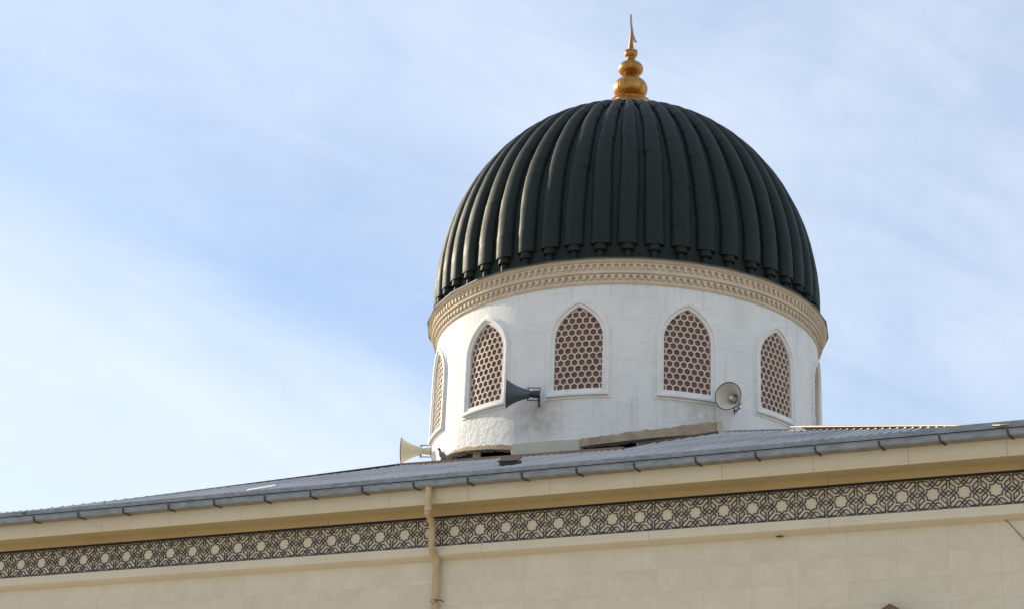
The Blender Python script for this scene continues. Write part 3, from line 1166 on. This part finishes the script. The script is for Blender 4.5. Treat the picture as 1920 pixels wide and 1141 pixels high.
def rib_mesh(seed):
    rnd = random.Random(seed)
    bm = bmesh.new()
    prof_pts = []
    K = 16
    t0 = 0.044
    wob_ph = rnd.uniform(0, 6.28)
    for i in range(K + 1):
        t_ = t0 + (0.985 - t0) * i / K
        prof_pts.append(dome_pt(t_))
    # each sheet slightly lapped over the one below
    stations = []
    jl = [rnd.uniform(-.007, .007) for _ in range(K)]
    for i in range(K):
        j1, j2 = rnd.uniform(-.007, .007), rnd.uniform(-.007, .007)
        (ra, za), (rb, zb) = prof_pts[i], prof_pts[i + 1]
        n_ = 3
        for q in range(n_ + 1):
            f_ = q / n_
            t_ = t0 + (0.985 - t0) * (i + f_) / K
            r_, z = dome_pt(t_)
            rc, zc = ra + (rb - ra) * f_, za + (zb - za) * f_
            r_, z = r_ * .45 + rc * .55, z * .45 + zc * .55
            gx = 1.0 + 0.013 * (1 - f_) - .006 + j1 * 1.2
            stations.append((r_, z, gx))
    NS = 14
    rings = []
    for si, (r_, z, gx) in enumerate(stations):
        sh = min(1.0, r_ / 0.9 + .25)
        half = 0.5 * 0.76 * (2 * PI / NRIB) * r_ * gx
        half = max(half, 0.012)
        hh = RIBH * sh * gx
        # outward normal in the r,z plane
        p0 = stations[max(0, si - 1)]
        p1 = stations[min(len(stations) - 1, si + 1)]
        tr, tz = p1[0] - p0[0], p1[1] - p0[1]
        ll = math.hypot(tr, tz) or 1
        nr, nz_ = tz / ll, -tr / ll
        if nr < 0 and nz_ < 0:
            nr, nz_ = -nr, -nz_
        lat_ = (0.012 * math.sin(z * 2.2 + wob_ph) + jl[min(K - 1, si // 4)]) * sh
        ring = []
        for q in range(NS + 1):
            a = PI * q / NS
            sx_ = -math.cos(a)
            sy_ = math.sin(a)
            sx_ = math.copysign(abs(sx_) ** 0.85, sx_)
            sy_ = sy_ ** 0.85
            rr0 = r_ - nr * hh + nr * hh * sy_
            z0_ = z - nz_ * hh + nz_ * hh * sy_
            ring.append(bm.verts.new((half * sx_ + lat_, -rr0, z0_)))
        rings.append(ring)
    for A, B in zip(rings, rings[1:]):
        for q in range(NS):
            bm.faces.new((A[q], A[q + 1], B[q + 1], B[q]))
    bm.faces.new(rings[0])
    # collar and spout below the end
    rc, zc, _ = stations[0]
    dr = rad(5.2) - 0
    for (ztop, zbot, wd, hh) in ((zc + .02, zc - .10, .100, .088), (zc - .09, 5.128, .056, .050)):
        rr = []
        for z in (ztop, zbot + .006, zbot + .0055, zbot):
            rr0 = rc - 0.012
            ring = []
            ex = 1.06 if z == zbot or z == zbot + .0055 else 1.0
            for q in range(NS + 1):
                a = PI * q / NS
                ring.append(bm.verts.new((-wd * ex * math.cos(a), -(rr0 - .10 + (hh * ex + .012) * math.sin(a)), z)))
            rr.append(ring)
        for A, B in zip(rr, rr[1:]):
            for q in range(NS):
                bm.faces.new((A[q], A[q + 1], B[q + 1], B[q]))
        bm.faces.new(rr[-1])
    me = bpy.data.meshes.new('dome_rib')
    bmesh.ops.recalc_face_normals(bm, faces=bm.faces)
    bm.to_mesh(me)
    bm.free()
    me.materials.append(M['green'])
    me.polygons.foreach_set('use_smooth', [True] * len(me.polygons))
    me.set_sharp_from_angle(angle=deg(42))
    return me
ribs = [rib_mesh(s) for s in range(8)]
for k in range(NRIB):
    o = bpy.data.objects.new('dome_rib', ribs[(k * 5) % 8])
    COL.objects.link(o)
    o.parent = shell
    o.location = (DX + DXo.x, DY + DXo.y, 0)
    o.rotation_euler = (0, 0, 0.363 + k * 2 * PI / NRIB + random.uniform(-.004, .004))
# ---- finial
zt = dome_pt(1)[1]
def bulb(cz, rx, hz_, n_=12, a0=-80, a1=80):
    return [(rx * math.cos(deg(a)) ** 0.8, cz + hz_ * math.sin(deg(a))) for a in [a0 + (a1 - a0) * i / n_ for i in range(n_ + 1)]]
def gore(t, z):
    return 1 + 0.008 * math.cos(24 * t)
bm = bmesh.new()
prf = [(0.66, zt - .17), (0.42, 9.60), (0.375, 9.635), (0.385, 9.655), (0.36, 9.675), (0.20, 9.70)]
prf += bulb(9.950, 0.310, 0.222, 14, -66, 70)
prf += [(0.10, 10.20), (0.115, 10.215), (0.10, 10.228)]
prf += bulb(10.365, 0.228, 0.145, 12, -62, 66)
prf += [(0.078, 10.53), (0.074, 10.60), (0.10, 10.625), (0.118, 10.66), (0.121, 10.69), (0.108, 10.71), (0.09, 10.735), (0.055, 10.75), (0.050, 10.79), (0.036, 10.93), (0.020, 11.10), (0.010, 11.19), (0, 11.20)]
lathe(bm, prf, 96, (DX + .0, DY + .0), wob=gore)
for q in range(16):
    t_ = 2 * PI * q / 16
    c_ = Vector((DX + .105 * math.sin(t_), DY - .105 * math.cos(t_), 10.728))
    bmesh.ops.create_icosphere(bm, subdivisions=1, radius=0.018, matrix=Matrix.Translation(c_))
fin = tobj('finial', bm, M['gold'], smooth=45)
fin.location = Vector((-DX, -DY, -1.0 - .02))
# crescent, seen almost edge on
bm = bmesh.new()
vd = Vector((CAM.x - DX, CAM.y - DY, 0)).normalized()     # towards the camera
lt_ = Vector((-vd.y, vd.x, 0))                                # to the right as the camera sees it
pa_ = (lt_ * math.sin(deg(13)) - vd * math.cos(deg(13)))     # crescent plane axis
nrm_ = pa_.cross(Vector((0, 0, 1)))
c0 = Vector((DX, DY, 11.40)) + pa_ * 0.235
inn, outr = [], []
nC = 28
for i in range(nC + 1):
    t_ = i / nC
    a = deg(163 + (318 - 163) * t_)
    th = 0.085 * math.sin(PI * t_) ** 0.7 + .002
    for lst, rad_ in ((outr, 0.30), (inn, 0.30 - th)):
        p = c0 + pa_ * rad_ * math.cos(a) + Vector((0, 0, 1)) * rad_ * 1.02 * math.sin(a)
        lst.append([bm.verts.new(p + nrm_ * .014), bm.verts.new(p - nrm_ * .014)])
for i in range(nC):
    bm.faces.new((outr[i][0], outr[i + 1][0], inn[i + 1][0], inn[i][0]))
    bm.faces.new((outr[i][1], outr[i + 1][1], inn[i + 1][1], inn[i][1]))
    bm.faces.new((outr[i][0], outr[i][1], outr[i + 1][1], outr[i + 1][0]))
    bm.faces.new((inn[i][0], inn[i][1], inn[i + 1][1], inn[i + 1][0]))
obj('crescent', bm, M['silver'], fin)

# ================================================================== LOUDSPEAKERS
def horn(label, mouth, back, diam, m_out, m_in, anchor, wires=False, roll=0.0):
    mouth, back = Vector(mouth), Vector(back)
    ax = (mouth - back)
    L = ax.length
    ax.normalize()
    t = thing('horn_loudspeaker', label, 'loudspeaker', mouth - ax * L, 'horn loudspeakers on the drum')
    rot_ = ax.to_track_quat('Z', 'Y')
    def put(name, bm, m_, smooth=40, parent=t):
        o = obj(name, bm, m_, parent, smooth)
        if parent is t:
            o.rotation_euler = rot_.to_euler()
        return o
    Rm = diam / 2
    prf = []
    nb = 14
    for i in range(nb + 1):
        f_ = i / nb
        r_ = 0.066 + (Rm - 0.066) * (f_ ** 2.0 * .70 + f_ * .30)
        prf.append((r_, L * (0.30 + 0.70 * f_)))
    bm = bmesh.new()
    lathe(bm, [(0.02, L * .29)] + prf + [(Rm + .006, L + .002), (Rm + .006, L + .008)], 40)
    bell = put('bell', bm, m_out)
    bm = bmesh.new()
    inner = [(max(.004, a - .005), b) for a, b in prf]
    lathe(bm, [(0.0, inner[0][1] + .005)] + inner + [(Rm + .001, L + .0045)], 40)
    put('bell_lining', bm, m_in)
    bm = bmesh.new()
    lathe(bm, [(Rm + .001, L - .004), (Rm + .009, L - .002), (Rm + .010, L + .008), (Rm + .003, L + .011), (Rm - .003, L + .006)], 40, close=True)
    put('rim', bm, M['dark'])
    bm = bmesh.new()
    lathe(bm, [(0.0, L * .33), (.044, L * .33), (.036, L * .55), (.030, L * .78), (.026, L * .80), (.010, L * .802), (.009, L * .78), (.0, L * .78)], 24)
    put('reflector_cone', bm, m_in)
    bm = bmesh.new()
    lathe(bm, [(0, 0), (.052, 0), (.058, .008), (.058, L * .20), (.050, L * .22), (.045, L * .30)], 24)
    put('driver', bm, M['dark'] if wires else m_out)
    # U bracket and arm in world axes
    bm = bmesh.new()
    upv = Vector((0, 0, 1))
    sd_ = (upv - ax * upv.dot(ax)).normalized()
    bp_ = ax * L * .36
    tube(bm, [bp_ + sd_ * .10, ax * L * -.02 + sd_ * .10], .008, 8)
    tube(bm, [bp_ - sd_ * .10, ax * L * -.02 - sd_ * .10], .008, 8)
    tube(bm, [bp_ + sd_ * .11, bp_ - sd_ * .11], .011, 8)
    an = Vector(anchor) - (mouth - ax * L)
    tube(bm, [ax * L * -.02 + sd_ * .10, an + sd_ * .07], .008, 8)
    tube(bm, [ax * L * -.02 - sd_ * .10, an - sd_ * .07], .008, 8)
    tube(bm, [an + sd_ * .10, an - sd_ * .10], .012, 8)
    obj('bracket', bm, M['dark'], t)
    bm = bmesh.new()
    random.seed(3)
    for q in range(3):
        p0 = ax * 0.02 - sd_ * .05 + Vector((random.uniform(-.02, .02), 0, 0))
        p3 = an - sd_ * (0.05 + .03 * q)
        mid = (p0 + p3) / 2 - sd_ * (0.05 + 0.02 * q)
        pts_ = [p0 * (1 - s) ** 2 + mid * 2 * s * (1 - s) + p3 * s * s for s in [i / 8 for i in range(9)]]
        tube(bm, pts_, .0035, 5)
    obj('cable', bm, M['dark'], t)
    return t
# 1 dark horn pointing left, between first and second window
latv = Vector((.936, .351, 0))
b1 = Vector((6.89, 2.985, 2.928))
horn('weathered blue grey horn loudspeaker pointing left beneath the two front windows', b1 - latv * .495 + Vector((0, 0, .0)), b1, .425,
     M['hornblue'], M['hornblue'], cyl(deg(-3.4), 2.915, R), wires=True)
# 2 cream horn facing the viewer
mm = cyl(deg(45.1), 2.906, R + .47)
bk = (mm[0] + .055, mm[1] + .400, mm[2] + .030)
horn('cream horn loudspeaker facing the viewer at the corner of the right front window', mm, bk, .415,
     M['horncream'], M['hornin'], cyl(deg(51.5), mm[2] + .03, R))
# 3 cream horn at the left silhouette
horn('yellowed cream horn loudspeaker sticking out against the sky left of the drum', (3.70, 4.694, 2.835), (4.16, 4.866, 2.842), .42,
     M['horncream'], M['hornin'], (4.26, 4.80, 2.84))

# ================================================================== PIGEON
bird = thing('pigeon', 'grey pigeon with dark head perched on the roof edge at the foot of the drum', 'bird', (5.30, 2.72, 1.95))
bm = bmesh.new()
def ellip(bm, c, s, rot, seg=14):
    r = bmesh.ops.create_uvsphere(bm, u_segments=seg, v_segments=10, radius=1.0,
                                  matrix=Matrix.Translation(c) @ rot @ Matrix.Diagonal((*s, 1)))
    return r
# body as a swept continuous surface along the spine (local x = tail .. head along -latv)
hd = -latv
def P3(a, h_):
    return hd * a + Vector((0, 0, h_))
spine = [(-.235, .018, .004), (-.19, .035, .018), (-.13, .062, .032), (-.07, .098, .060), (-.01, .135, .075), (.045, .165, .075), (.085, .200, .046), (.105, .228, .034), (.118, .252, .032), (.135, .270, .033), (.155, .272, .027), (.172, .266, .014), (.185, .258, .007), (.200, .250, .002)]
tube(bm, [P3(a, h_) for a, h_, r in spine], [r for a, h_, r in spine], 14)
body = obj('body', bm, M['bird'], bird, True)
bm = bmesh.new()
sp2 = [(-.225, .030, .003), (-.17, .055, .018), (-.10, .088, .033), (-.03, .128, .045), (.02, .155, .042), (.06, .17, .015)]
for sg in (-1, 1):
    off = Vector((-hd.y, hd.x, 0)) * .027 * sg
    tube(bm, [P3(a, h_ + .004) + off for a, h_, r in sp2], [r for a, h_, r in sp2], 10)
obj('wings', bm, M['bird'], bird, True)
bm = bmesh.new()
tube(bm, [P3(a, h_ + .001) for a, h_, r in spine[8:12]], [r + .0015 for a, h_, r in spine[8:12]], 12)
obj('head_cap', bm, M['birddark'], bird, True)
bm = bmesh.new()
for sg in (-1, 1):
    off = Vector((-hd.y, hd.x, 0)) * .022 * sg
    tube(bm, [P3(-.01, .095) + off, P3(.0, .03) + off, P3(.005, -.005) + off], .006, 6)
    for tt in (-.4, 0, .4):
        tube(bm, [P3(.005, 0.0) + off, P3(.035, .0) + off + Vector((-hd.y, hd.x, 0)) * .02 * tt], .003, 5)
obj('feet', bm, M['hood'], bird)

bq = Vector((-hd.y, hd.x, 0))
bird.matrix_world = Matrix.Translation((5.53, 2.50, zr(2.36) + .125)) @ Matrix.Rotation(deg(8), 4, 'Z') @ Matrix.Rotation(deg(-14), 4, bq) @ Matrix.Diagonal((.60, .60, .60, 1))

# torn strip of black felt at the left end of the gap
bm = bmesh.new()
f0 = Vector(cyl(deg(-38.6), 2.36, R + .10))
A = [f0 + Vector((-.035, 0, -.30)), f0 + Vector((.06, .02, -.30)), f0 + Vector((.05, 0, -.10)), f0 + Vector((.022, -.02, .06)), f0 + Vector((.012, -.02, .14)), f0 + Vector((.0, 0, .02))]
F = [bm.verts.new(p) for p in A]
K = [bm.verts.new(p + Vector((0, .012, 0))) for p in A]
bm.faces.new(F)
bm.faces.new(K)
for i in range(len(A)):
    bm.faces.new((F[i], F[(i + 1) % len(A)], K[(i + 1) % len(A)], K[i]))
o = obj('felt_scrap', bm, M['board'])
o['label'] = 'black pointed scrap of felt standing just right of the pigeon'
o['category'] = 'scrap'

# ================================================================== LOOSE THINGS ON THE ROOF
def roof_piece(name, label, cat, x, y, L, W_, H, m_, yaw=0.0, tilt=0.0, lift=0.03, kind='box'):
    bm = bmesh.new()
    if kind == 'box':
        box(bm, -L / 2, L / 2, -W_ / 2, W_ / 2, 0, H)
        bmesh.ops.bevel(bm, geom=bm.edges[:], offset=min(H, W_) * .18, segments=1, affect='EDGES')
    else:
        n_ = 8
        A = []
        for i in range(n_ + 1):
            f_ = i / n_
            z = H * math.sin(PI * f_) ** 1.5
            ww = W_ * (0.5 + .5 * math.sin(PI * f_))
            A.append([bm.verts.new((-L / 2 + L * f_, -ww / 2, z)), bm.verts.new((-L / 2 + L * f_, ww / 2, z * .25)),
                      bm.verts.new((-L / 2 + L * f_, ww / 2, z * .25 - .004)), bm.verts.new((-L / 2 + L * f_, -ww / 2, z - .004))])
        for a, b in zip(A, A[1:]):
            for q in range(4):
                bm.faces.new((a[q], a[(q + 1) % 4], b[(q + 1) % 4], b[q]))
        bm.faces.new(A[0])
        bm.faces.new(A[-1])
    o = obj(name, bm, m_)
    o.location = (x, y, zr(y) + lift)
    o.rotation_euler = (math.atan(RS) + tilt, 0, yaw)
    o['label'] = label
    o['category'] = cat
    return o
# dark hatch lid propped on the roof : lid + curb
ht = thing('roof_hatch', 'small black brown hatch box lying on the corrugated roof in front of the drum', 'hatch', (7.76, 0.02, zr(0.02) + .05))
bm = bmesh.new()
box(bm, -.12, .12, -.03, .22, -.03, .034)
ob = obj('hatch_curb', bm, M['dark'], ht)
ob.rotation_euler = (math.atan(RS), 0, .12)
bm = bmesh.new()
box(bm, -.15, .13, -.02, .26, .040, .055)
bmesh.ops.bevel(bm, geom=bm.edges[:], offset=.006, segments=1, affect='EDGES')
ob = obj('hatch_lid', bm, M['board'], ht)
ob.rotation_euler = (math.atan(RS) + .10, 0, .12)
roof_piece('bent_sheet', 'bright bent strip of white sheet metal lying on the left part of the roof', 'metal sheet', 4.30, -.50, .44, .06, .006, M['white'], yaw=.02, tilt=.34, lift=.066)
bpy.data.objects['bent_sheet'].rotation_euler.y = -.08
roof_piece('timber_lath', 'short pale lath lying across the roof at its far left end', 'lath', 1.68, -.44, .15, .02, .012, M['pale'], yaw=-.9, lift=.035)
roof_piece('timber_lath', 'short pale lath lying just above the eave left of the bent white sheet', 'lath', 2.40, -.40, .10, .02, .012, M['pale'], yaw=-.9, lift=.035)

# thin cable on the wall at the right edge
bm = bmesh.new()
tube(bm, [(14.03, .118, -.318), (14.115, .11, -.325), (14.17, .112, -.38), (14.30, .115, -.55), (14.50, .118, -.86), (14.75, .12, -1.3)], .0045, 6)
for q in range(6):
    tube(bm, [(14.08 + .012 * q, .112, -.322 - .004 * (q % 2)), (14.09 + .012 * q, .095, -.332)], .006, 5)
o = obj('wall_cable', bm, M['bracket'])
o['label'] = 'thin dark cable running down the tiled wall at the right edge'
o['category'] = 'cable'
# snag tucked below the string course
bm = bmesh.new()
tube(bm, [(11.36, .10, -.350), (11.40, .085, -.357), (11.43, .09, -.352), (11.47, .10, -.351)], [.004, .010, .009, .003], 6)
o = obj('mortar_lump', bm, M['bracket'])
o['label'] = 'small dark lump stuck under the pale ledge right of the middle of the wall'
o['category'] = 'lump'
